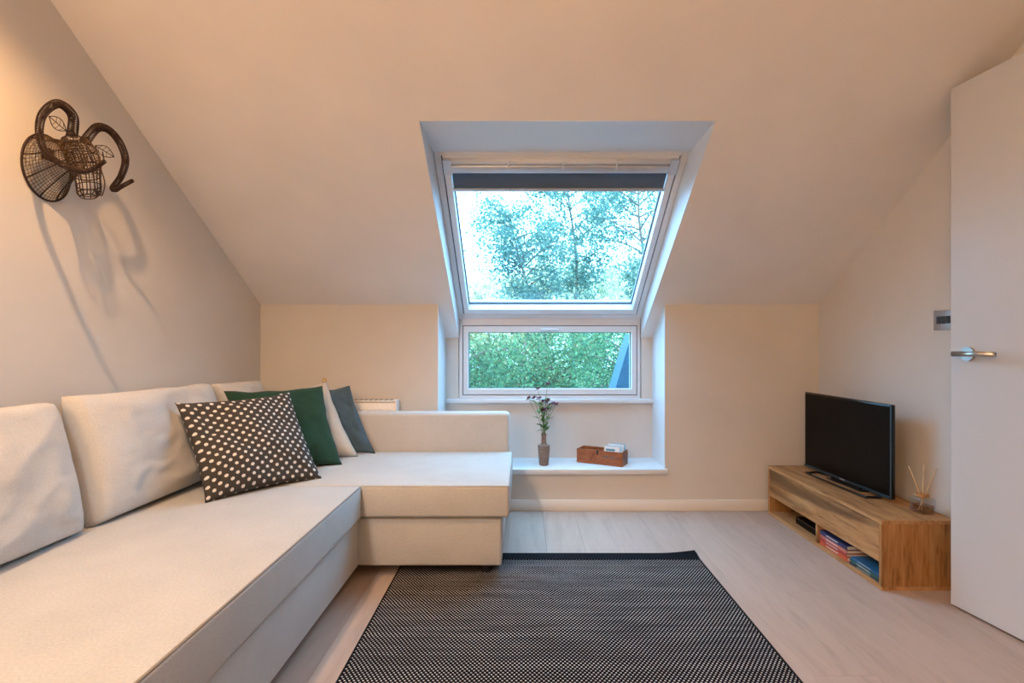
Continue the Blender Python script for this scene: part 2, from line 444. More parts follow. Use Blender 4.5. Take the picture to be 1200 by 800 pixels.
# white linings of the roof-window opening
bm = bmesh.new()
for xa, xb in ((WX0, WX0+0.004), (WX1-0.004, WX1)):
    prism(bm, [(yt, ceil_z(yt)), (YW, ceil_z(YW)), (YW, JOIN), (WTY, WTZ)], 'x', xa, xb)
prism(bm, [(yt+0.004, ceil_z(yt)-0.0045), (WTY-0.004, WTZ-0.0045), (WTY, WTZ+0.001), (yt+0.004, ceil_z(yt)+0.001)], 'x', WX0+0.0042, WX1-0.0042)
struct(from_bm('trim_2', bm, M_WHITE), 'white linings of the roof window opening')

# baseboards
struct(box('baseboard_knee', (XL, YK-0.016, 0.0), (XR, YK, 0.068), M_TRIM, None, 0.004, 2), 'cream painted baseboard along the knee wall')
struct(box('baseboard_right', (XR-0.016, 1.30, 0.0), (XR, YK-0.016, 0.068), M_TRIM, None, 0.004, 2), 'cream painted baseboard along the television wall')
# recess shelf and window sill
struct(box('trim_3', (RX0-0.012, YK-0.022, SHELF-0.032), (RX1+0.010, YW, SHELF), M_WHITE, None, 0.004, 2), 'white shelf board at the foot of the window recess')
struct(box('trim_4', (RX0+0.004, YW-0.030, SILL-0.028), (RX1-0.004, YW+0.05, SILL), M_WHITE, None, 0.004, 2), 'white window sill board under the lower window')

# ------------------------------------------------------------------ windows
L = math.hypot(YW-WTY, WTZ-JOIN)
vdir = V((0, -(YW-WTY), WTZ-JOIN))/L; ndir = V((0, WTZ-JOIN, YW-WTY))/L
SM = Matrix(((1, vdir.x, ndir.x, WX0), (0, vdir.y, ndir.y, YW), (0, vdir.z, ndir.z, JOIN), (0, 0, 0, 1)))   # (u, v, w) on the slope
WW = WX1-WX0
def bars(name, M, u0, u1, v0, v1, wl, wr, wb, wt, w0, w1, mat, parent, bevel=0.003):
    bm = bmesh.new()
    for lo, hi in (((u0, v0, w0), (u0+wl, v1, w1)), ((u1-wr, v0, w0), (u1, v1, w1)),
                   ((u0+wl, v0, w0), (u1-wr, v0+wb, w1)), ((u0+wl, v1-wt, w0), (u1-wr, v1, w1))):
        b2 = bmesh.new(); add_box(b2, lo, hi, M)
        bmesh.ops.bevel(b2, geom=list(b2.edges), offset=bevel, segments=2, profile=0.5, affect='EDGES')
        me = bpy.data.meshes.new('t'); b2.to_mesh(me); b2.free(); bm.from_mesh(me); bpy.data.meshes.remove(me)
    return from_bm(name, bm, mat, parent)

w1 = struct(empty('window_1', (0.5*(WX0+WX1), YW, JOIN)), 'white framed sloping roof window with a large glass pane')
bars('frame', SM, 0.004, WW-0.004, -0.02, L+0.02, 0.032, 0.032, 0.050, 0.045, 0.0, 0.13, M_WHITE, w1)
bars('seal', SM, 0.034, WW-0.034, 0.026, L-0.020, 0.014, 0.014, 0.016, 0.010, 0.008, 0.11, M_SEAL, w1, 0.001)
sash = bars('sash', SM, 0.043, WW-0.043, 0.039, L-0.024, 0.031, 0.031, 0.046, 0.05, -0.004, 0.085, M_WHITE, w1)
bars('glazing_bead', SM, 0.072, WW-0.072, 0.082, L-0.072, 0.008, 0.008, 0.010, 0.010, 0.045, 0.060, M_SEAL, sash, 0.001)
bm = bmesh.new(); add_box(bm, (0.070, 0.080, 0.052), (WW-0.070, L-0.070, 0.056), SM); from_bm('pane', bm, M_GLASS, sash)

w2 = struct(empty('window_2', (0.5*(WX0+WX1), YW, SILL)), 'white framed low horizontal window below the roof window')
VM = Matrix(((1, 0, 0, WX0), (0, 0, 1, YW), (0, 1, 0, SILL), (0, 0, 0, 1)))   # (u, v, w) -> x, z, y
H2 = JOIN-SILL
bars('frame', VM, 0.004, WW-0.004, 0.0, H2+0.01, 0.022, 0.022, 0.022, 0.062, 0.010, 0.12, M_WHITE, w2)
bars('seal', VM, 0.024, WW-0.024, 0.018, H2-0.048, 0.010, 0.010, 0.010, 0.010, 0.014, 0.10, M_SEAL, w2, 0.001)
sash2 = bars('sash', VM, 0.032, WW-0.032, 0.027, H2-0.057, 0.032, 0.032, 0.038, 0.040, 0.004, 0.09, M_WHITE, w2)
bars('glazing_bead', VM, 0.062, WW-0.062, 0.062, H2-0.094, 0.006, 0.006, 0.006, 0.006, 0.040, 0.052, M_SEAL, sash2, 0.001)
bm = bmesh.new(); add_box(bm, (0.060, 0.060, 0.044), (WW-0.060, H2-0.092, 0.048), VM); from_bm('pane', bm, M_GLASS, sash2)
hb = box('handle', (0.120, YW-0.040, SILL+H2-0.088), (0.235, YW-0.012, SILL+H2-0.074), M_WHITE, w2, 0.005, 3)
box('handle_foot', (0.15, YW-0.016, SILL+H2-0.085), (0.21, YW+0.010, SILL+H2-0.077), M_WHITE, hb, 0.002, 2)

# roller blind
rb = empty('roller_blind', SM @ V((WW/2, L-0.06, 0)))
tag(rb, 'dark blue-grey roller blind rolled up at the top of the roof window', 'blind')
bm = bmesh.new(); add_box(bm, (0.055, L-0.110, -0.022), (WW-0.055, L-0.066, 0.030), SM)
bmesh.ops.bevel(bm, geom=list(bm.edges), offset=0.008, segments=3, profile=0.5, affect='EDGES'); from_bm('cassette', bm, M_BLINDMET, rb, True)
tube('roller', [SM @ V((0.045, L-0.052, -0.006)), SM @ V((WW-0.045, L-0.052, -0.006))], 0.014, M_WHITE, rb, 12)
for u in (0.045, WW-0.085):
    bm = bmesh.new(); add_box(bm, (u, L-0.115, -0.024), (u+0.04, L-0.035, 0.0), SM); from_bm('end_cap', bm, M_BLINDMET, rb)
for u in (0.36, 0.62, 0.88):
    bm = bmesh.new(); add_box(bm, (u-0.004, L-0.085, -0.026), (u+0.004, L-0.035, -0.016), SM); from_bm('clip', bm, M_WHITE, rb)
bm = bmesh.new(); add_box(bm, (0.076, L-0.222, 0.018), (WW-0.076, L-0.100, 0.021), SM); from_bm('cloth', bm, M_BLIND, rb)
bm = bmesh.new(); add_box(bm, (0.072, L-0.238, 0.010), (WW-0.072, L-0.220, 0.028), SM)
bmesh.ops.bevel(bm, geom=list(bm.edges), offset=0.003, segments=2, profile=0.5, affect='EDGES'); from_bm('bottom_bar', bm, M_BLINDMET, rb)

# ------------------------------------------------------------------ door
F = V((1.645, 1.967, 0)); Hh = V((1.750, 1.216, 0)); dd = (Hh-F).normalized(); nn = V((-dd.y*-1, dd.x*-1, 0))
nn = V((dd.y, -dd.x, 0))
if nn.x > 0: nn = -nn
DW = (Hh-F).length
DM = Matrix(((dd.x, nn.x, 0, F.x), (dd.y, nn.y, 0, F.y), (0, 0, 1, 0), (0, 0, 0, 1)))   # (t, out, z)
d1 = struct(empty('door_1', Hh), 'plain pale grey flush door standing open with a steel lever')
box('leaf', (0, -0.040, 0.010), (DW, 0, 1.985), M_DOOR, d1, 0.002, 1, DM)
hd = empty('handle', DM @ V((0.07, 0.0, 0.97))); adopt(hd, d1)
def adopt_h(o):
    return adopt(o, hd)
def cyl_t(name, p, q, r, mat, sides=20):
    bm = bmesh.new(); add_tube(bm, [p, q], r, sides); o = from_bm(name, bm, mat, None, True)
    try: o.data.set_sharp_from_angle(angle=math.radians(40))
    except Exception: pass
    return o
hz = 0.970
adopt_h(cyl_t('rose', DM @ V((0.07, 0.0, hz)), DM @ V((0.07, 0.010, hz)), 0.026, M_STEEL, 28))
bm = bmesh.new()
add_tube(bm, [DM @ V(p) for p in ((0.07, 0.008, hz), (0.07, 0.040, hz))], 0.010, 16)
add_tube(bm, [DM @ V(p) for p in ((0.052, 0.048, hz), (0.20, 0.048, hz))], 0.0095, 16)
adopt_h(from_bm('lever', bm, M_STEEL, None, True))
# door lining on the wall opening
bm = bmesh.new()
add_box(bm, (XR-0.014, DY1, 0), (XR+0.15, DY1+0.03, DZ+0.03)); add_box(bm, (XR-0.014, DY0-0.03, 0), (XR+0.15, DY0, DZ+0.03)); add_box(bm, (XR-0.014, DY0, DZ), (XR+0.15, DY1, DZ+0.03))
struct(from_bm('trim_5', bm, M_TRIM), 'cream painted lining around the doorway')

# light switch
sw = empty('light_switch', (XR, 2.16, 1.11)); tag(sw, 'steel switch plate with black rockers on the wall beside the door', 'switch')
box('plate', (XR-0.007, 2.087, 1.068), (XR, 2.233, 1.152), M_PLATE, sw, 0.002, 2)
for k in range(5):
    yy = 2.213-k*0.0245
    box('rocker', (XR-0.011, yy-0.018, 1.094), (XR-0.006, yy, 1.126), M_BLACK, sw, 0.001, 1)

# ------------------------------------------------------------------ sofa
SY0, SYC, SYA, SYE = 0.70, 2.19, 2.905, 3.005       # near end, chaise front, arm front, arm back
SX0, SXF = XL+0.005, -0.686                         # wall side, seat front
SZ = 0.402
sofa = empty('corner_sofa', (-1.1, 2.2, 0.0)); tag(sofa, 'light beige fabric corner sofa with a long chaise', 'sofa')
box('base', (SX0, SY0+0.02, 0.048), (SXF-0.020, SYC+0.02, 0.258), M_SOFA, sofa, 0.012, 3)
seat = box('seat_cushion', (SX0+0.04, SY0, 0.262), (SXF, SYC-0.003, SZ), M_SOFA, sofa, 0.014, 4)
tube('piping', [(SXF-0.004, SY0+0.01, SZ-0.004), (SXF-0.004, SYC-0.012, SZ-0.004)], 0.0032, M_PIPE, seat)
XC = -0.055
box('chaise_base', (SX0, SYC+0.02, 0.048), (XC-0.034, SYA, 0.256), M_SOFA, sofa, 0.012, 3)
ch = box('chaise_cushion', (SX0+0.04, SYC, 0.262), (XC, SYA, SZ), M_SOFA, sofa, 0.016, 4)
tube('piping', [(SXF-0.01, SYC+0.004, SZ-0.004), (XC-0.004, SYC+0.004, SZ-0.004), (XC-0.004, SYA, SZ-0.004)], 0.0026, M_SOFA, ch)
box('armrest', (SX0, SYA, 0.048), (XC-0.018, SYE, 0.620), M_SOFA, sofa, 0.022, 5)
box('backrest', (SX0, SY0, 0.048), (XL+0.055, SYA, 0.640), M_SOFA, sofa, 0.015, 3)
for (lx, ly) in ((-1.50, 0.78), (-0.78, 0.78), (-0.80, 2.26), (-0.16, 2.27), (-0.16, 2.95), (-1.50, 2.95)):
    lathe('leg', [(0, 0.0075 if (lx > -0.6 and ly < 2.5) else 0), (0.022, 0.0075 if (lx > -0.6 and ly < 2.5) else 0), (0.026, 0.05), (0, 0.05)], (lx, ly, 0), M_LEG, sofa, 14)

def pillow(name, BL, BR, TR, TL, thick, mat, parent=None, expo=0.45, pinch=0.05, wr=0.006, seed=0, N=30, wfreq=9.0, back=1.0):
    BL, BR, TR, TL = (V(p) for p in (BL, BR, TR, TL))
    nrm = (BR-BL).cross(TL-BL).normalized()
    rs = np.random.RandomState(seed); ph = rs.rand(8)*6.28; dirs = rs.randn(8, 2)
    verts, uvs, idx = [], [], {}
    bm = bmesh.new(); uvl = bm.loops.layers.uv.new('UVMap')
    grids = []
    for side in (1, -1):
        g = []
        for j in range(N+1):
            row = []
            for i in range(N+1):
                u, v = -1+2*i/N, -1+2*j/N
                edge = i in (0, N) or j in (0, N)
                if side == -1 and edge: row.append(grids[0][j][i]); continue
                su, sv = u*(1-pinch*(1-v*v)), v*(1-pinch*(1-u*u))
                a, b = (su+1)/2, (sv+1)/2
                p = BL*(1-a)*(1-b)+BR*a*(1-b)+TR*a*b+TL*(1-a)*b
                f = max(0.0, (1-u*u)*(1-v*v))**expo
                w = 0
                for q in range(8):
                    w += math.sin((dirs[q, 0]*u+dirs[q, 1]*v)*wfreq*0.5+ph[q])/8
                rim = min(1.0, 4*(1-max(abs(u), abs(v))))
                cr = mnoise.fractal(V((u*1.6+seed*3.1+v*0.9, v*1.5-u*0.8, seed*1.7+side*2.0)), 1.0, 2.0, 4)
                rg = abs(mnoise.noise(V((u*2.2+v*1.8+seed, v*1.2-u*1.1, seed*0.9+side))))
                corner = (abs(u)*abs(v))**1.5
                sb = 1.0 if side == 1 else back
                p = p+nrm*side*sb*(thick*0.5*f)+nrm*(w*wr*rim*sb)+nrm*side*rim*wr*sb*(cr*0.8-max(0.0, 0.16-rg)*(2.2+4.0*corner))
                if edge:
                    e1 = mnoise.noise(V((u*3+seed, v*3, seed*2.0)))
                    p = p+((BR-BL)*u+(TL-BL)*v)*(0.012*e1)+nrm*(0.5*wr*e1)
                row.append(bm.verts.new(p))
            g.append(row)
        grids.append(g)
    for side, g in zip((1, -1), grids):
        for j in range(N):
            for i in range(N):
                q = [g[j][i], g[j][i+1], g[j+1][i+1], g[j+1][i]]
                uv = [(i/N, j/N), ((i+1)/N, j/N), ((i+1)/N, (j+1)/N), (i/N, (j+1)/N)]
                if side == -1: q.reverse(); uv.reverse()
                f = bm.faces.new(q); f.smooth = True
                for lp, t in zip(f.loops, uv): lp[uvl].uv = t
    me = bpy.data.meshes.new(name); bm.to_mesh(me); bm.free()
    o = link_mesh(name, me, mat, parent, True)
    rim = [grids]  # noqa
    return o

# back cushions leaning on the backrest
def back_cushion(y0, y1, label, seed, ztop=0.825, lean=0.0):
    e = empty('back_cushion', (-1.44, (y0+y1)/2, SZ)); tag(e, label, 'cushion', 'back cushions of the corner sofa')
    xb, xt = -1.425, -1.515
    body = pillow('cover', (xb, y1, SZ-0.003), (xb, y0, SZ-0.003), (xt, y0+0.01, ztop), (xt, y1-0.01, ztop-0.012), -0.19, M_CUSH, e, 0.22, 0.015, 0.015, seed, 40, 8, 0.55)
    return e
back_cushion(0.86, 1.645, 'wide beige back cushion on the sofa, leaning beside the creased middle one', 3, 0.832)
back_cushion(1.672, 2.455, 'creased beige back cushion on the sofa behind the polka dot pillow', 5, 0.832)
back_cushion(2.475, 2.895, 'beige back cushion in the sofa corner behind the green pillow', 8, 0.815)

P1 = pillow('polka_dot_pillow', (-1.205, 1.945, SZ-0.001), (-0.905, 2.315, SZ-0.001), (-1.12, 2.47, 0.775), (-1.395, 2.055, 0.772), 0.165, M_DOTS, None, 0.46, 0.085, 0.019, 11, 48, 9, 1.55)
tag(P1, 'charcoal pillow with white polka dots on the sofa seat', 'pillow')
P2 = pillow('green_pillow', (-1.278, 2.397, SZ-0.001), (-0.905, 2.577, SZ-0.001), (-1.060, 2.715, 0.788), (-1.437, 2.463, 0.782), 0.140, M_GREEN, None, 0.46, 0.07, 0.016, 12, 30, 8, 1.7)
tag(P2, 'plain dark green pillow behind the polka dot pillow', 'pillow')
P3e = empty('beige_pillow', (-1.1, 2.75, SZ)); tag(P3e, 'plain beige pillow between the green and blue pillows', 'pillow')
pillow('cover', (-1.29, 2.645, SZ-0.001), (-0.885, 2.765, SZ-0.001), (-1.085, 2.838, 0.800), (-1.38, 2.745, 0.745), 0.125, M_BEIGE, P3e, 0.46, 0.07, 0.010, 13, 30, 8, 0.80)
tube('tassel', catmull([(-1.10, 2.833, 0.795), (-1.102, 2.831, 0.812), (-1.09, 2.833, 0.818), (-1.086, 2.838, 0.80)], 5), 0.004, M_GOLD, P3e, 6)
P4 = pillow('blue_pillow', (-1.16, 2.812, SZ-0.001), (-0.815, 2.845, SZ-0.001), (-0.975, 2.890, 0.775), (-1.29, 2.857, 0.745), 0.066, M_BLUE, None, 0.46, 0.08, 0.018, 14, 30, 9)
tag(P4, 'plain slate blue pillow leaning on the sofa arm', 'pillow')

# ------------------------------------------------------------------ radiator behind the arm
rd = empty('radiator', (-1.1, YK, 0.15)); tag(rd, 'white panel radiator on the wall behind the sofa arm', 'radiator')
box('panel', (-1.50, YK-0.088, 0.15), (-0.75, YK-0.066, 0.665), M_RAD, rd, 0.006, 2)
for k in range(18):
    xx = -1.47+k*0.0395
    box('rib', (xx, YK-0.0915, 0.19), (xx+0.022, YK-0.086, 0.63), M_RAD, rd, 0.003, 1)
box('rear_panel', (-1.50, YK-0.045, 0.15), (-0.75, YK-0.025, 0.665), M_RAD, rd, 0.006, 2)
box('side_cover', (-0.752, YK-0.090, 0.17), (-0.742, YK-0.020, 0.678), M_RAD, rd, 0.002, 1)
box('side_cover', (-1.508, YK-0.090, 0.17), (-1.498, YK-0.020, 0.678), M_RAD, rd, 0.002, 1)
gr = box('top_grille', (-1.50, YK-0.090, 0.668), (-0.75, YK-0.020, 0.678), M_RAD, rd, 0.002, 1)
for k in range(24):
    xx = -1.485+k*0.0302
    box('slot', (xx, YK-0.080, 0.6775), (xx+0.020, YK-0.032, 0.6788), M_SEAL, gr)
for xx in (-1.35, -0.90):
    box('bracket', (xx-0.015, YK-0.026, 0.30), (xx+0.015, YK, 0.34), M_RAD, rd)

# ------------------------------------------------------------------ rug
rug = empty('rug', (0.14, 1.5, 0.0)); tag(rug, 'black and white woven flat rug with a dark hem', 'rug')
RXa, RXb, RYa, RYb = -0.548, 0.826, 0.45, 2.452
def rug_z(x, y):
    r = math.hypot(max(0, x-(RXb-0.22))/0.22, max(0, y-(RYb-0.10))/0.10)
    cx, cy = max(0, (x-(RXb-0.16))/0.16), max(0, (y-(RYb-0.06))/0.06)
    return 0.014*(cx**1.6)*(cy**1.5)
def rug_sheet(name, x0, x1, y0, y1, nx, ny, z0, th, mat):
    bm = bmesh.new(); top, bot = [], []
    for j in range(ny+1):
        y = y0+(y1-y0)*j/ny
        top.append([]); bot.append([])
        for i in range(nx+1):
            x = x0+(x1-x0)*i/nx; zz = rug_z(x, y)
            top[-1].append(bm.verts.new((x, y, z0+th+zz))); bot[-1].append(bm.verts.new((x, y, z0+zz)))
    for j in range(ny):
        for i in range(nx):
            bm.faces.new((top[j][i], top[j][i+1], top[j+1][i+1], top[j+1][i])); bm.faces.new((bot[j][i], bot[j+1][i], bot[j+1][i+1], bot[j][i+1]))
    for j in range(ny):
        for i in (0, nx): bm.faces.new((top[j][i], top[j+1][i], bot[j+1][i], bot[j][i]))
    for i in range(nx):
        for j in (0, ny): bm.faces.new((top[j][i], top[j][i+1], bot[j][i+1], bot[j][i]))
    return from_bm(name, bm, mat, rug)
rug_sheet('weave', RXa, RXb, RYa+0.03, RYb-0.073, 60, 60, 0.0005, 0.006, M_RUG)
rug_sheet('hem', RXa, RXb, RYb-0.075, RYb, 60, 6, 0.0005, 0.008, M_HEM)
rug_sheet('hem', RXa, RXb, RYa, RYa+0.032, 60, 2, 0.0005, 0.008, M_HEM)
for xx in (RXa, RXb):
    tube('edge_binding', [(xx, RYa+0.01+k*(RYb-RYa-0.02)/40, 0.0045+rug_z(xx, RYa+0.01+k*(RYb-RYa-0.02)/40)) for k in range(41)], 0.004, M_HEM, rug, 6)

# ------------------------------------------------------------------ TV bench
BX0, BX1, BY0, BY1, BZ = 1.467, XR-0.017, 2.09, 3.055, 0.286
be = empty('tv_bench', (1.63, 2.57, 0)); tag(be, 'low rustic oak television bench against the wall', 'tv bench')
th = 0.016
box('top_panel', (BX0, BY0, BZ-th), (BX1, BY1, BZ), M_OAK, be, 0.0012, 1)
box('bottom_panel', (BX0, BY0, 0.0), (BX1, BY1, th), M_OAK, be, 0.0012, 1)
box('end_panel', (BX0, BY0, th), (BX1, BY0+th, BZ-th), M_OAKV, be, 0.0012, 1)
box('end_panel', (BX0, BY1-th, th), (BX1, BY1, BZ-th), M_OAKV, be, 0.0012, 1)
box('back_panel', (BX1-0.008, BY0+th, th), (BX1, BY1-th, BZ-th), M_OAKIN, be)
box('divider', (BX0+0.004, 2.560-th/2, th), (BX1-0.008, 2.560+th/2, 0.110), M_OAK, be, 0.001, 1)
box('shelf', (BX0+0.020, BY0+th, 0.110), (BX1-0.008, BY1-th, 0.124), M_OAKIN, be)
box('flap_door', (BX0+0.0005, BY0+th+0.0015, 0.112), (BX0+0.0175, BY1-th-0.0015, BZ-th-0.002), M_OAK, be, 0.001, 1)

# television
tvp = V((1.660, 2.30, 0)); tvq = V((1.632, 2.958, 0)); td = (tvq-tvp); TW = td.length; td.normalize()
tn = V((-td.y, td.x, 0))
if tn.x > 0: tn = -tn
TM = Matrix(((td.x, tn.x, 0, tvp.x), (td.y, tn.y, 0, tvp.y), (0, 0, 1, 0), (0, 0, 0, 1)))   # (along, towards room, z)
tv = empty('television', (1.66, 2.62, BZ)); tag(tv, 'black flat screen television standing on the oak bench', 'television')
z0, z1 = 0.308, 0.734
box('housing', (0, -0.018, z0), (TW, 0.0, z1), M_TVB, tv, 0.004, 2, TM)
box('rear_cover', (0.12, -0.055, z0+0.03), (TW-0.12, -0.016, z0+0.27), M_TVB, tv, 0.012, 3, TM)
box('screen', (0.010, -0.002, z0+0.016), (TW-0.010, 0.0012, z1-0.010), M_SCREEN, tv, 0, 1, TM)
bm = bmesh.new()
add_box(bm, (0.0, 0.0, z0), (0.0075, 0.003, z1), TM); add_box(bm, (0.0, 0.0, z0), (TW, 0.003, z0+0.011), TM)
from_bm('bezel', bm, M_TVMETAL, tv)
box('logo_mark', (TW/2-0.018, 0.003, z0+0.003), (TW/2+0.018, 0.0036, z0+0.009), M_BLINDMET, tv, 0, 1, TM)
zf = BZ+0.006
loop = [(0.09, -0.02), (0.10, 0.035), (0.13, 0.052), (TW-0.13, 0.052), (TW-0.10, 0.035), (TW-0.09, -0.02)]
tube('stand_foot', [TM @ V((p.x, p.y, zf)) for p in catmull([(a, b, 0) for a, b in loop], 5)], 0.0062, M_TVB, tv, 8)
tube('stand_foot', [TM @ V((0.09, -0.02, zf)), TM @ V((0.16, -0.055, zf)), TM @ V((TW-0.16, -0.055, zf)), TM @ V((TW-0.09, -0.02, zf))], 0.006, M_TVB, tv, 8)
box('stand_neck', (TW/2-0.11, -0.022, BZ+0.004), (TW/2+0.11, -0.008, z0+0.02), M_TVB, tv, 0.002, 1, TM)
box('stand_plate', (TW/2-0.13, -0.05, BZ), (TW/2+0.13, 0.004, BZ+0.006), M_TVB, tv, 0.002, 1, TM)

# reed diffuser
rdx, rdy = 1.715, 2.195
rf = empty('reed_diffuser', (rdx, rdy, BZ)); tag(rf, 'small glass reed diffuser with three pale sticks on the bench', 'diffuser')
R45 = Matrix.Translation((rdx, rdy, BZ)) @ Matrix.Rotation(0.2, 4, 'Z')
bm = bmesh.new()
add_box(bm, (-0.034, -0.034, 0), (0.034, 0.034, 0.066), R45)
bmesh.ops.bevel(bm, geom=list(bm.edges), offset=0.006, segments=3, profile=0.5, affect='EDGES'); from_bm('jar', bm, M_JAR, rf, True)
bm = bmesh.new(); add_box(bm, (-0.028, -0.028, 0.006), (0.028, 0.028, 0.034), R45); from_bm('oil', bm, M_OIL, rf)
lathe('neck', [(0.0135, 0.064), (0.0135, 0.070), (0.024, 0.070), (0.024, 0.082), (0.010, 0.082), (0.010, 0.064)], (rdx, rdy, BZ), M_OAK, rf, 20)
for (tx, ty, tz) in ((-0.062, -0.005, 0.200), (0.014, 0.008, 0.205), (0.062, 0.0, 0.186)):
    tube('reed', [(rdx-tx*0.28, rdy-ty*0.3, BZ+0.012), (rdx+tx, rdy+ty, BZ+tz)], 0.0019, M_REED, rf, 7)

# books and magazines in the open compartments
def book(name, lo, hi, cover, label, cat, group, page=True, rot=0.0):
    e = empty(name, ((lo[0]+hi[0])/2, (lo[1]+hi[1])/2, lo[2])); tag(e, label, cat, group)
    Mx = Matrix.Translation(((lo[0]+hi[0])/2, (lo[1]+hi[1])/2, 0)) @ Matrix.Rotation(rot, 4, 'Z')
    hx, hy = (hi[0]-lo[0])/2, (hi[1]-lo[1])/2; t = min(0.0022, (hi[2]-lo[2])*0.2)
    bm = bmesh.new()
    add_box(bm, (-hx, -hy, lo[2]), (hx, hy, lo[2]+t), Mx); add_box(bm, (-hx, -hy, hi[2]-t), (hx, hy, hi[2]), Mx); add_box(bm, (-hx, -hy, lo[2]+t), (-hx+t, hy, hi[2]-t), Mx)
    c = from_bm('cover', bm, cover, e)
    bm = bmesh.new(); add_box(bm, (-hx+t, -hy+0.003, lo[2]+t), (hx-0.003, hy-0.003, hi[2]-t), Mx); from_bm('pages', bm, M_PAPER, e)
    bm = bmesh.new(); add_box(bm, (-hx-0.0006, -hy*0.35, lo[2]+(hi[2]-lo[2])*0.42), (-hx, hy*0.5, lo[2]+(hi[2]-lo[2])*0.60), Mx); from_bm('spine_print', bm, M_PAPER, e)
    return e
cv = {n: plain('cover_'+n, c, 0.45, var=0.12) for n, c in dict(orange=(0.50, 0.10, 0.04), red=(0.36, 0.04, 0.03), pink=(0.48, 0.16, 0.12), navy=(0.018, 0.025, 0.10), blue=(0.02, 0.11, 0.24), teal=(0.015, 0.08, 0.12), green=(0.05, 0.16, 0.04), ink=(0.012, 0.03, 0.07)).items()}
z = th
for nme, h, lab in (('orange', 0.019, 'orange spined book at the bottom of the stack in the bench'), ('red', 0.015, 'thin red book in the stack inside the bench'),
                    ('pink', 0.016, 'pale pink spined book below the navy one in the bench'), ('navy', 0.020, 'navy covered book on top of the stack in the bench')):
    book('book', (1.480, 2.335, z), (1.655, 2.545, z+h), cv[nme], lab, 'book', 'books stacked in the bench', rot=random.uniform(-0.006, 0.006)); z += h
z = th
for nme, h, lab, dx in (('ink', 0.008, 'dark ink blue magazine at the bottom of the pile in the bench', 0.0), ('green', 0.007, 'green magazine in the pile inside the bench', 0.004),
                    ('teal', 0.008, 'dark teal magazine under the blue one in the bench', 0.0), ('blue', 0.009, 'bright blue magazine on top of the pile in the bench', 0.006)):
    book('magazine', (1.482+dx, 2.122, z), (1.66+dx, 2.318, z+h), cv[nme], lab, 'magazine', 'magazines piled in the bench', rot=random.uniform(-0.03, 0.03)); z += h
mb = empty('media_box', (1.6, 2.75, th)); tag(mb, 'small black media box in the open bench compartment', 'media box')
box('case', (1.51, 2.625, th+0.004), (1.66, 2.83, th+0.040), M_TVB, mb, 0.004, 2)
box('front_panel', (1.5085, 2.635, th+0.010), (1.511, 2.82, th+0.034), M_SCREEN, mb)
for a, b in ((1.525, 2.64), (1.645, 2.64), (1.525, 2.815), (1.645, 2.815)):
    box('foot', (a-0.006, b-0.006, th), (a+0.006, b+0.006, th+0.005), M_TVB, mb)

# ------------------------------------------------------------------ vase with flowers
vx, vy = 0.135, 3.20
vs = empty('flower_vase', (vx, vy, SHELF)); tag(vs, 'brown stoneware vase on the recess shelf below the window', 'vase')
lathe('body', [(0, 0), (0.026, 0), (0.029, 0.004), (0.034, 0.06), (0.0385, 0.118), (0.0375, 0.125), (0.020, 0.130), (0.0155, 0.142), (0.0145, 0.175), (0.0175, 0.196), (0.0155, 0.196), (0.0125, 0.175), (0.0125, 0.14), (0, 0.13)], (vx, vy, SHELF), M_VASE, vs, 28)
def leafquad(bm, p, d, up, ln, wd):
    d = d.normalized(); s = d.cross(up).normalized(); n = s.cross(d)
    pts = [p, p+d*ln*0.35+s*wd*0.5+n*ln*0.06, p+d*ln, p+d*ln*0.35-s*wd*0.5+n*ln*0.06, p+d*ln*0.4-n*ln*0.02]
    v = [bm.verts.new(q) for q in pts]
    bm.faces.new((v[0], v[1], v[4])); bm.faces.new((v[1], v[2], v[4])); bm.faces.new((v[2], v[3], v[4])); bm.faces.new((v[3], v[0], v[4]))
def px2(x, y, Y): return V(((x-612)*Y/600, Y, 1.0+(405-y)*Y/600))
heads = [((619.5, 467), 3.19), ((625.5, 467), 3.21), ((631.5, 467), 3.17), ((636, 471), 3.22), ((640, 470), 3.18), ((647.5, 473), 3.20), ((651, 474), 3.17), ((637, 481), 3.16), ((641, 480), 3.22), ((630.5, 456), 3.23), ((641.5, 450), 3.20)]
rnd = random.Random(4)
bunch = empty('flower_bunch', (vx, vy, SHELF+0.19)); tag(bunch, 'bunch of dark purple flowers with green leaves in the vase', 'flowers')
for (q, Y) in heads:
    tip = px2(q[0], q[1], Y); foot = V((vx+rnd.uniform(-0.006, 0.006), vy+rnd.uniform(-0.006, 0.006), SHELF+0.15))
    mid = foot.lerp(tip, 0.5)+V((foot.x-tip.x, 0, 0))*0.18
    path = catmull([foot, mid, tip], 6)
    st = tube('stem', path, 0.0013, M_STEM, bunch, 5)
    bm = bmesh.new(); ax = (path[-1]-path[-2]).normalized()
    for k in range(9):
        a = k*2.4; o_ = ax.orthogonal().normalized(); b_ = ax.cross(o_)
        d = (o_*math.cos(a)+b_*math.sin(a))+ax*rnd.uniform(-0.3, 0.8)
        leafquad(bm, tip, d, ax, rnd.uniform(0.025, 0.035), 0.021)
    from_bm('flower_head', bm, M_PETAL, st)
for k in range(44):
    t = rnd.random(); zz = SHELF+0.20+t*0.20; a = rnd.uniform(0, 6.28); sp = 0.012+0.03*t
    p = V((vx+rnd.uniform(-1, 1)*sp, vy+rnd.uniform(-1, 1)*sp, zz))
    bm = bmesh.new(); d = V((math.cos(a), math.sin(a), rnd.uniform(0.1, 0.9)))
    ln = rnd.uniform(0.035, 0.07)
    leafquad(bm, p, d, V((0, 0, 1)), ln, ln*0.42); from_bm('leaf', bm, M_LEAF, bunch)
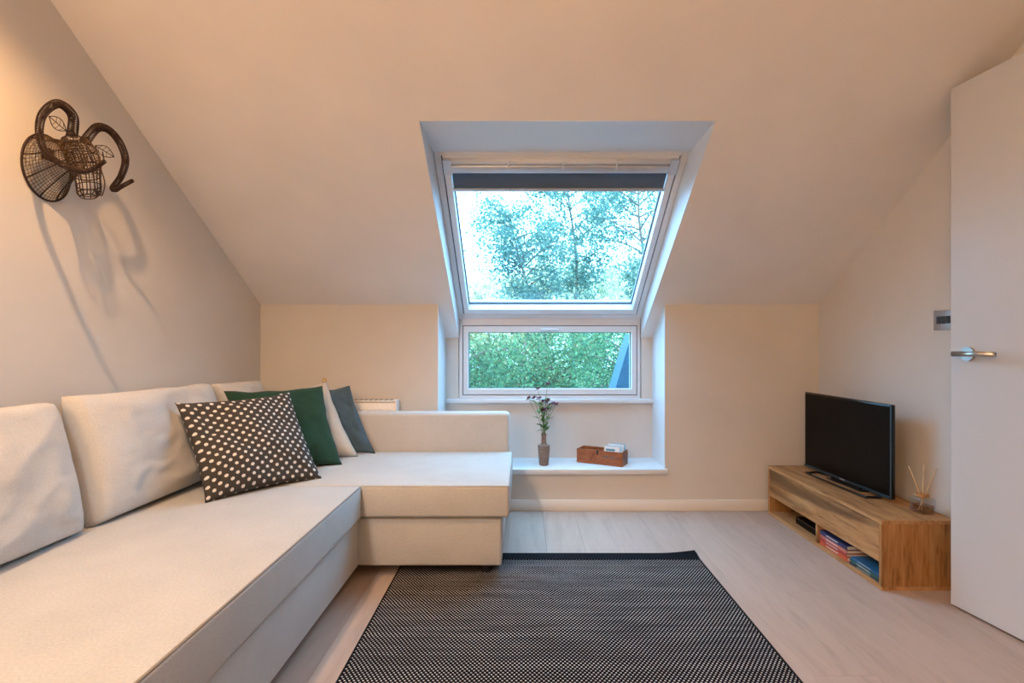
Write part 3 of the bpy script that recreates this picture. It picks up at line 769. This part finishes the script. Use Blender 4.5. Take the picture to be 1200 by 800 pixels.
# two larger drooping leaves
for p, d, ln in (((0.10, 3.19, 0.640), (-0.8, 0, 0.35), 0.075), ((0.115, 3.19, 0.545), (-0.9, -0.1, 0.3), 0.06), ((0.16, 3.20, 0.60), (0.8, 0, 0.4), 0.055), ((0.13, 3.18, 0.49), (0.9, 0, 0.1), 0.05), ((0.13, 3.18, 0.48), (-0.9, 0, -0.2), 0.05)):
    bm = bmesh.new(); leafquad(bm, V(p), V(d), V((0, 0, 1)), ln, ln*0.5); from_bm('leaf', bm, M_LEAF, bunch)

# ------------------------------------------------------------------ wooden box with leaflets
ang = math.atan2(-0.14, 0.265)
BM_ = Matrix.Translation((0.349, 3.28, SHELF)) @ Matrix.Rotation(ang, 4, 'Z')
bl, bw, bh = 0.300, 0.118, 0.088
wb_ = empty('wooden_box', (0.5, 3.25, SHELF)); tag(wb_, 'reddish brown open wooden box with two compartments on the recess shelf', 'box')
t_ = 0.008
box('front_panel', (0, 0, 0), (bl, t_, bh), M_BOX, wb_, 0.001, 1, BM_)
box('rear_panel', (0, bw-t_, 0), (bl, bw, bh), M_BOX, wb_, 0.001, 1, BM_)
box('end_panel', (0, t_, 0), (t_, bw-t_, bh), M_BOX, wb_, 0.001, 1, BM_)
box('end_panel', (bl-t_, t_, 0), (bl, bw-t_, bh), M_BOX, wb_, 0.001, 1, BM_)
box('bottom', (t_, t_, 0), (bl-t_, bw-t_, 0.006), M_BOX, wb_, 0, 1, BM_)
box('divider', (bl*0.52, t_, 0.006), (bl*0.52+t_, bw-t_, bh-0.004), M_BOX, wb_, 0.001, 1, BM_)
box('notch', (bl*0.445, -0.0015, bh-0.026), (bl*0.485, 0.002, bh+0.0006), M_BLACK, wb_, 0, 1, BM_)
for k in range(7):
    u = bl*0.56+k*0.0145
    box('stamped_mark', (u, -0.0006, 0.046+0.004*(k % 2)), (u+0.010, 0.0004, 0.058-0.003*(k % 3 == 0)), M_SEAL, wb_, 0, 1, BM_)
cards = [('white', (0.72, 0.76, 0.80)), ('pale_blue', (0.42, 0.62, 0.74)), ('white', (0.74, 0.77, 0.80)), ('teal', (0.04, 0.34, 0.42)), ('white', (0.72, 0.75, 0.78)), ('pale_blue', (0.30, 0.50, 0.62))]
clabs = ['white leaflet at the front of the box of leaflets', 'pale blue leaflet second from the front panel of the box', 'white leaflet in the middle of the box, before the teal one', 'teal leaflet in the wooden box', 'white leaflet behind the teal one in the box', 'grey blue leaflet at the rear of the box of leaflets']
for k, ((cn, cc), lab) in enumerate(zip(cards, clabs)):
    v0 = t_+0.006+k*0.0145; tilt = Matrix.Rotation(-0.16, 4, 'X')
    Mc = BM_ @ Matrix.Translation((bl*0.58+(k % 3)*0.008, v0, 0.0065)) @ tilt
    e = empty('leaflet', BM_ @ V((bl*0.75, v0, 0.006))); tag(e, lab, 'leaflet', 'leaflets in the wooden box')
    hh = 0.108+0.006*(k % 3)
    box('sheet', (0, 0, 0), (0.100, 0.003, hh), plain('leaflet_'+cn, cc, 0.5), e, 0, 1, Mc)
    box('print', (0.012, -0.0005, hh-0.026), (0.07, 0.0003, hh-0.014), plain('leaflet_print', (0.05, 0.25, 0.36), 0.5), e, 0, 1, Mc)

# ------------------------------------------------------------------ wire ram head on the left wall
ZC = 1.71
def R_(a, b, h): return V((XL+a, ZC+b, 1.0+h))
ram = empty('ram_head', R_(0, 0, 0.585)); tag(ram, 'dark wire ram head sculpture with curled horns on the wall', 'wall sculpture')
def ring_pts(c, ax1, ax2, r1, r2, n=28): return [c+ax1*(r1*math.cos(2*math.pi*k/n))+ax2*(r2*math.sin(2*math.pi*k/n)) for k in range(n)]
# neck cone
NS = 12
def neck_at(t):
    e = t**0.75
    c = V((0.004+0.105*t, 0.0, 0.593+0.045*t)); r1 = 0.088*(1-e)+0.036*e; r2 = 0.108*(1-e)+0.042*e
    return c, r1, r2
def neck_p(t, a):
    c, r1, r2 = neck_at(t); return R_(c.x, c.y+r1*math.cos(a), c.z+r2*math.sin(a))
bm = bmesh.new()
add_tube(bm, [neck_p(0, 2*math.pi*k/40) for k in range(40)], 0.0034, 6, True)
for q in range(9):
    a = 2*math.pi*q/9+0.2; add_tube(bm, [neck_p(k/10, a) for k in range(11)], 0.0019, 5)
nk = from_bm('neck', bm, M_WIRE, ram, True)
bm = bmesh.new()
for q in range(54):
    a = 2*math.pi*q/54; add_tube(bm, [neck_p(k/8, a) for k in range(9)], 0.0010, 3, cap=False)
for q in range(1, 16):
    add_tube(bm, [neck_p(q/16, 2*math.pi*k/26) for k in range(26)], 0.0010, 3, True)
from_bm('fine_mesh', bm, M_FINE, nk, True)
# head cage: forehead to muzzle
hs = [(0.092, 0.694, 0.020, 0.020), (0.098, 0.684, 0.038, 0.034), (0.110, 0.660, 0.047, 0.042), (0.122, 0.630, 0.047, 0.045), (0.132, 0.598, 0.041, 0.041), (0.138, 0.566, 0.034, 0.036), (0.142, 0.534, 0.032, 0.034), (0.143, 0.510, 0.030, 0.032), (0.142, 0.498, 0.022, 0.022)]
axd = V((0.97, 0, 0.24))   # front of the face, in (a, b, h)
def head_p(i, a):
    ca, ch_, rb_, ra_ = hs[i]; v = V((ca, 0, ch_))+axd*(ra_*math.sin(a))+V((0, rb_*math.cos(a), 0)); return R_(v.x, v.y, v.z)
bm = bmesh.new()
for i in range(len(hs)):
    add_tube(bm, [head_p(i, 2*math.pi*k/24) for k in range(24)], 0.0019, 5, True)
for q in range(10):
    a = 2*math.pi*q/10+0.1
    add_tube(bm, catmull([head_p(i, a) for i in range(len(hs))], 3), 0.0017, 5)
# snout band and brow curves
add_tube(bm, catmull([R_(0.16, -0.035, 0.66), R_(0.17, -0.028, 0.62), R_(0.172, 0, 0.605), R_(0.17, 0.028, 0.62), R_(0.16, 0.035, 0.66)], 5), 0.0022, 5)
for s in (-1, 1):
    add_tube(bm, catmull([R_(0.165, s*0.02, 0.60), R_(0.178, s*0.022, 0.55), R_(0.176, s*0.012, 0.505), R_(0.170, s*0.002, 0.515)], 5), 0.002, 5)
hdp = from_bm('head', bm, M_WIRE, ram, True)
bm = bmesh.new()
for q in range(36):
    a = 2*math.pi*q/36; add_tube(bm, [head_p(i, a) for i in range(6)], 0.0009, 3, cap=False)
for i in range(5):
    for f in (0.33, 0.66):
        add_tube(bm, [head_p(i, 2*math.pi*k/24).lerp(head_p(i+1, 2*math.pi*k/24), f) for k in range(24)], 0.0009, 3, True)
from_bm('fine_mesh', bm, M_FINE, hdp, True)
def horn(pts, r0, r1):
    path = catmull([R_(*p) for p in pts], 10); n = len(path); bm = bmesh.new()
    # frames
    ref = V((0, 0, 1)); fr = []
    for i in range(n):
        t = (path[min(i+1, n-1)]-path[max(i-1, 0)]).normalized(); a = ref-t*ref.dot(t)
        if a.length < 1e-4: a = t.orthogonal()
        a.normalize(); ref = a; fr.append((a, t.cross(a)))
    rr = [r0+(r1-r0)*(i/(n-1))**0.85 for i in range(n)]
    for q in range(6):
        an = 2*math.pi*q/6
        add_tube(bm, [path[i]+(fr[i][0]*math.cos(an)+fr[i][1]*math.sin(an))*rr[i] for i in range(n)], 0.0015, 4)
    hel = []; turns = n*1.7; steps = int(turns*8)
    for k in range(steps+1):
        f = k/steps*(n-1); i = min(int(f), n-2); u = f-i; p = path[i].lerp(path[i+1], u)
        a = fr[i][0].lerp(fr[i+1][0], u); b = fr[i][1].lerp(fr[i+1][1], u); an = 2*math.pi*turns*k/steps; r = rr[i]*(1-u)+rr[i+1]*u
        hel.append(p+(a*math.cos(an)+b*math.sin(an))*r)
    add_tube(bm, hel, 0.0012, 4)
    return from_bm('horn', bm, M_WIRE, ram, True)
horn([(0.105, -0.022, 0.690), (0.133, -0.050, 0.745), (0.122, -0.090, 0.766), (0.102, -0.120, 0.720), (0.098, -0.128, 0.655), (0.120, -0.128, 0.595), (0.175, -0.118, 0.556), (0.230, -0.110, 0.545), (0.290, -0.115, 0.575)], 0.0150, 0.0055)
horn([(0.110, 0.022, 0.690), (0.118, 0.060, 0.752), (0.130, 0.095, 0.762), (0.150, 0.120, 0.728), (0.164, 0.130, 0.668), (0.148, 0.130, 0.608), (0.122, 0.126, 0.566), (0.135, 0.122, 0.558), (0.155, 0.120, 0.568), (0.200, 0.118, 0.590)], 0.0150, 0.0055)
def ear(p0, p1, wv):
    p0, p1, wv = R_(*p0), R_(*p1), V(wv); bm = bmesh.new()
    up = [p0.lerp(p1, t)+wv*math.sin(math.pi*t) for t in [k/10 for k in range(11)]]; dn = [p0.lerp(p1, t)-wv*math.sin(math.pi*t) for t in [k/10 for k in range(11)]]
    for c in (up, dn, [p0, p1]): add_tube(bm, c, 0.0014, 5)
    for k in (3, 5, 7): add_tube(bm, [up[k], p0.lerp(p1, (k-1.2)/10), dn[k]], 0.0008, 4)
    return from_bm('ear', bm, M_WIRE, ram, True)
ear((0.1025, -0.040, 0.700), (0.074, -0.070, 0.735), (0.010, 0, 0.015))
ear((0.130, 0.040, 0.684), (0.167, 0.075, 0.658), (0.008, 0, 0.015))
box('wall_bracket', R_(0, -0.02, 0.62), R_(0.012, 0.02, 0.66), M_WIRE, ram, 0.002, 1)

# ------------------------------------------------------------------ outdoors
GZ = -3.0
struct(box('ground', (-60, 4.4, GZ-0.3), (60, 90, GZ), M_GRASS), 'grass ground far below the window')
def leaf_mesh(name, centres, size, mat, parent, seed):
    rs = np.random.RandomState(seed); n = len(centres); c = np.asarray(centres)
    d = rs.randn(n, 3); d /= np.linalg.norm(d, axis=1)[:, None]
    e = rs.randn(n, 3); e -= d*np.sum(d*e, axis=1)[:, None]; e /= np.linalg.norm(e, axis=1)[:, None]
    s = size*rs.uniform(0.6, 1.3, n)[:, None]
    nn_ = np.cross(d, e)
    v = np.stack([c-d*s*0.5, c+e*s*0.3+nn_*s*0.06, c+d*s*0.5, c-e*s*0.3+nn_*s*0.06], 1).reshape(-1, 3)
    me = bpy.data.meshes.new(name); me.vertices.add(4*n); me.vertices.foreach_set('co', v.ravel())
    me.loops.add(4*n); me.loops.foreach_set('vertex_index', np.arange(4*n, dtype=np.int32))
    me.polygons.add(n); me.polygons.foreach_set('loop_start', np.arange(0, 4*n, 4, dtype=np.int32))
    me.update(calc_edges=True); me.validate()
    return link_mesh(name, me, mat, parent)
def tree(name, label, base, top, spread, nb, nleaf, size, mat, seed, clump=0.35, low=0.35, cat='tree', group='trees beyond the window', tr=0.09):
    rs = random.Random(seed); nr = np.random.RandomState(seed)
    e = empty(name, base); tag(e, label, cat, group)
    b = V(base); H = top-b.z
    spine = [b+V((math.sin(k*1.1+seed)*0.12*k/3, math.cos(k*0.9+seed)*0.1*k/3, H*0.97*k/8)) for k in range(9)]
    sp = catmull(spine, 4)
    tube('trunk', sp, [tr*(1-0.9*i/(len(sp)-1)) for i in range(len(sp))], M_BARK, e, 8)
    bm = bmesh.new(); cents = []
    for k in range(nb):
        t = low+(1-low)*((k+rs.random())/nb); p = sp[min(int(t*(len(sp)-1)), len(sp)-1)]
        a = k*2.399+rs.uniform(-0.4, 0.4); env = math.sin(math.pi*min(1, 0.18+0.82*(1-(t-low)/(1-low)))**0.8)
        ln = spread*(0.30+0.75*env)*rs.uniform(0.7, 1.1)
        q = p+V((math.cos(a)*ln, math.sin(a)*ln, ln*rs.uniform(0.15, 0.6)))
        pth = catmull([p, p.lerp(q, 0.5)+V((0, 0, ln*0.10)), q], 4)
        add_tube(bm, pth, [tr*0.28*(1-0.85*i/(len(pth)-1)) for i in range(len(pth))], 5)
        for s_ in range(6):
            w = rs.uniform(0.30, 1.05); cents.append(p.lerp(q, w)+V((rs.gauss(0, 0.10), rs.gauss(0, 0.10), rs.gauss(0, 0.12)))*spread)
    from_bm('branches', bm, M_BARK, e)
    cs = np.array([tuple(c) for c in cents]); ids = nr.randint(0, len(cs), nleaf)
    off = nr.randn(nleaf, 3)*np.array([clump, clump, clump*0.85])*nr.uniform(0.3, 1.0, nleaf)[:, None]
    f = leaf_mesh('foliage', cs[ids]+off, size, mat, e, seed); f['kind'] = 'stuff'
    return e
L_TEAL = make_leafmat('birch_leaf', (0.05, 0.15, 0.13), (0.16, 0.30, 0.24), 0.5)
L_SUNLIT = make_leafmat('sunlit_pale_leaf', (0.42, 0.48, 0.33), (0.80, 0.74, 0.50), 0.4)  # sunlight and distant haze are put into this leaf colour
L_GREEN = make_leafmat('shrub_leaf', (0.010, 0.070, 0.042), (0.105, 0.25, 0.11), 0.35)
tree('slender_tree', 'rounded teal-green tree standing alone against the bright sky', (-0.02, 13.0, GZ), 4.55, 1.10, 26, 8000, 0.088, L_TEAL, 21, 0.26, 0.66)
tree('slender_tree', 'tall loose teal-green tree in the middle of the roof window', (1.65, 17.0, GZ), 8.7, 1.95, 34, 12000, 0.105, L_TEAL, 22, 0.30, 0.50)
tree('slender_tree', 'tall open tree with thin trunk at the right of the roof window', (3.15, 13.0, GZ), 6.9, 1.45, 34, 11000, 0.085, L_TEAL, 23, 0.28, 0.52)
tree('slender_tree', 'tall thin tree behind the right window jamb', (6.1, 16.5, GZ), 8.0, 1.8, 26, 9000, 0.105, L_TEAL, 24, 0.28, 0.42)
# sunlit far bushes
for k, (bx_, by_, tp) in enumerate(((-3.7, 20.5, 3.0), (-1.65, 25.0, 3.8), (0.5, 20.5, 3.6), (3.2, 25.0, 4.6), (4.9, 20.5, 4.1), (8.3, 25.0, 4.9))):
    labs = ['pale sunlit bush far behind, seen low at the left jamb of the roof window', 'pale sunlit bush far behind the lone rounded tree', 'pale sunlit bush far behind, between the rounded and the tall tree', 'pale sunlit bush far behind the tall middle tree', 'pale sunlit bush far behind the open thin-trunked tree', 'pale sunlit bush far behind the right window jamb']
    tree('pale_bush', labs[k], (bx_, by_, GZ), tp, 1.7 if k % 2 == 0 else 2.1, 24, 9000, 0.165 if k % 2 == 0 else 0.20, L_SUNLIT, 40+k, 0.42, 0.45, 'bush', 'pale bushes far behind', 0.10)
# dense green shrubs filling the low window
for k, (bx_, by_, tp) in enumerate(((-3.0, 10.4, 0.95), (-1.0, 7.4, 0.98), (0.22, 10.4, 0.95), (1.42, 7.4, 1.0), (3.45, 10.4, 1.05), (4.3, 7.4, 1.0))):
    labs = ['dense green shrub outside, beyond the left jamb of the low window', 'dense green shrub outside at the left end of the low window', 'dense green shrub outside behind the flower vase', 'dense green shrub outside behind the wooden box', 'dense green shrub outside behind the blue roof edge', 'dense green shrub outside, beyond the right jamb of the low window']
    tree('green_shrub', labs[k], (bx_, by_, GZ), tp, 1.30 if k % 2 == 0 else 0.90, 30, 26000, 0.060 if k % 2 == 0 else 0.050, L_GREEN, 60+k, 0.34, 0.40, 'shrub', 'green shrubs outside the low window', 0.08)
bm = bmesh.new()
prism(bm, [(0.905, 1.10), (0.865, 0.99), (0.765, 0.65), (0.53, -0.2), (2.2, -0.2), (2.2, 1.10)], 'y', 4.2, 4.5)
tag(from_bm('neighbouring_roof', bm, M_SLATE), 'blue slate clad roof edge outside the low window', 'roof')
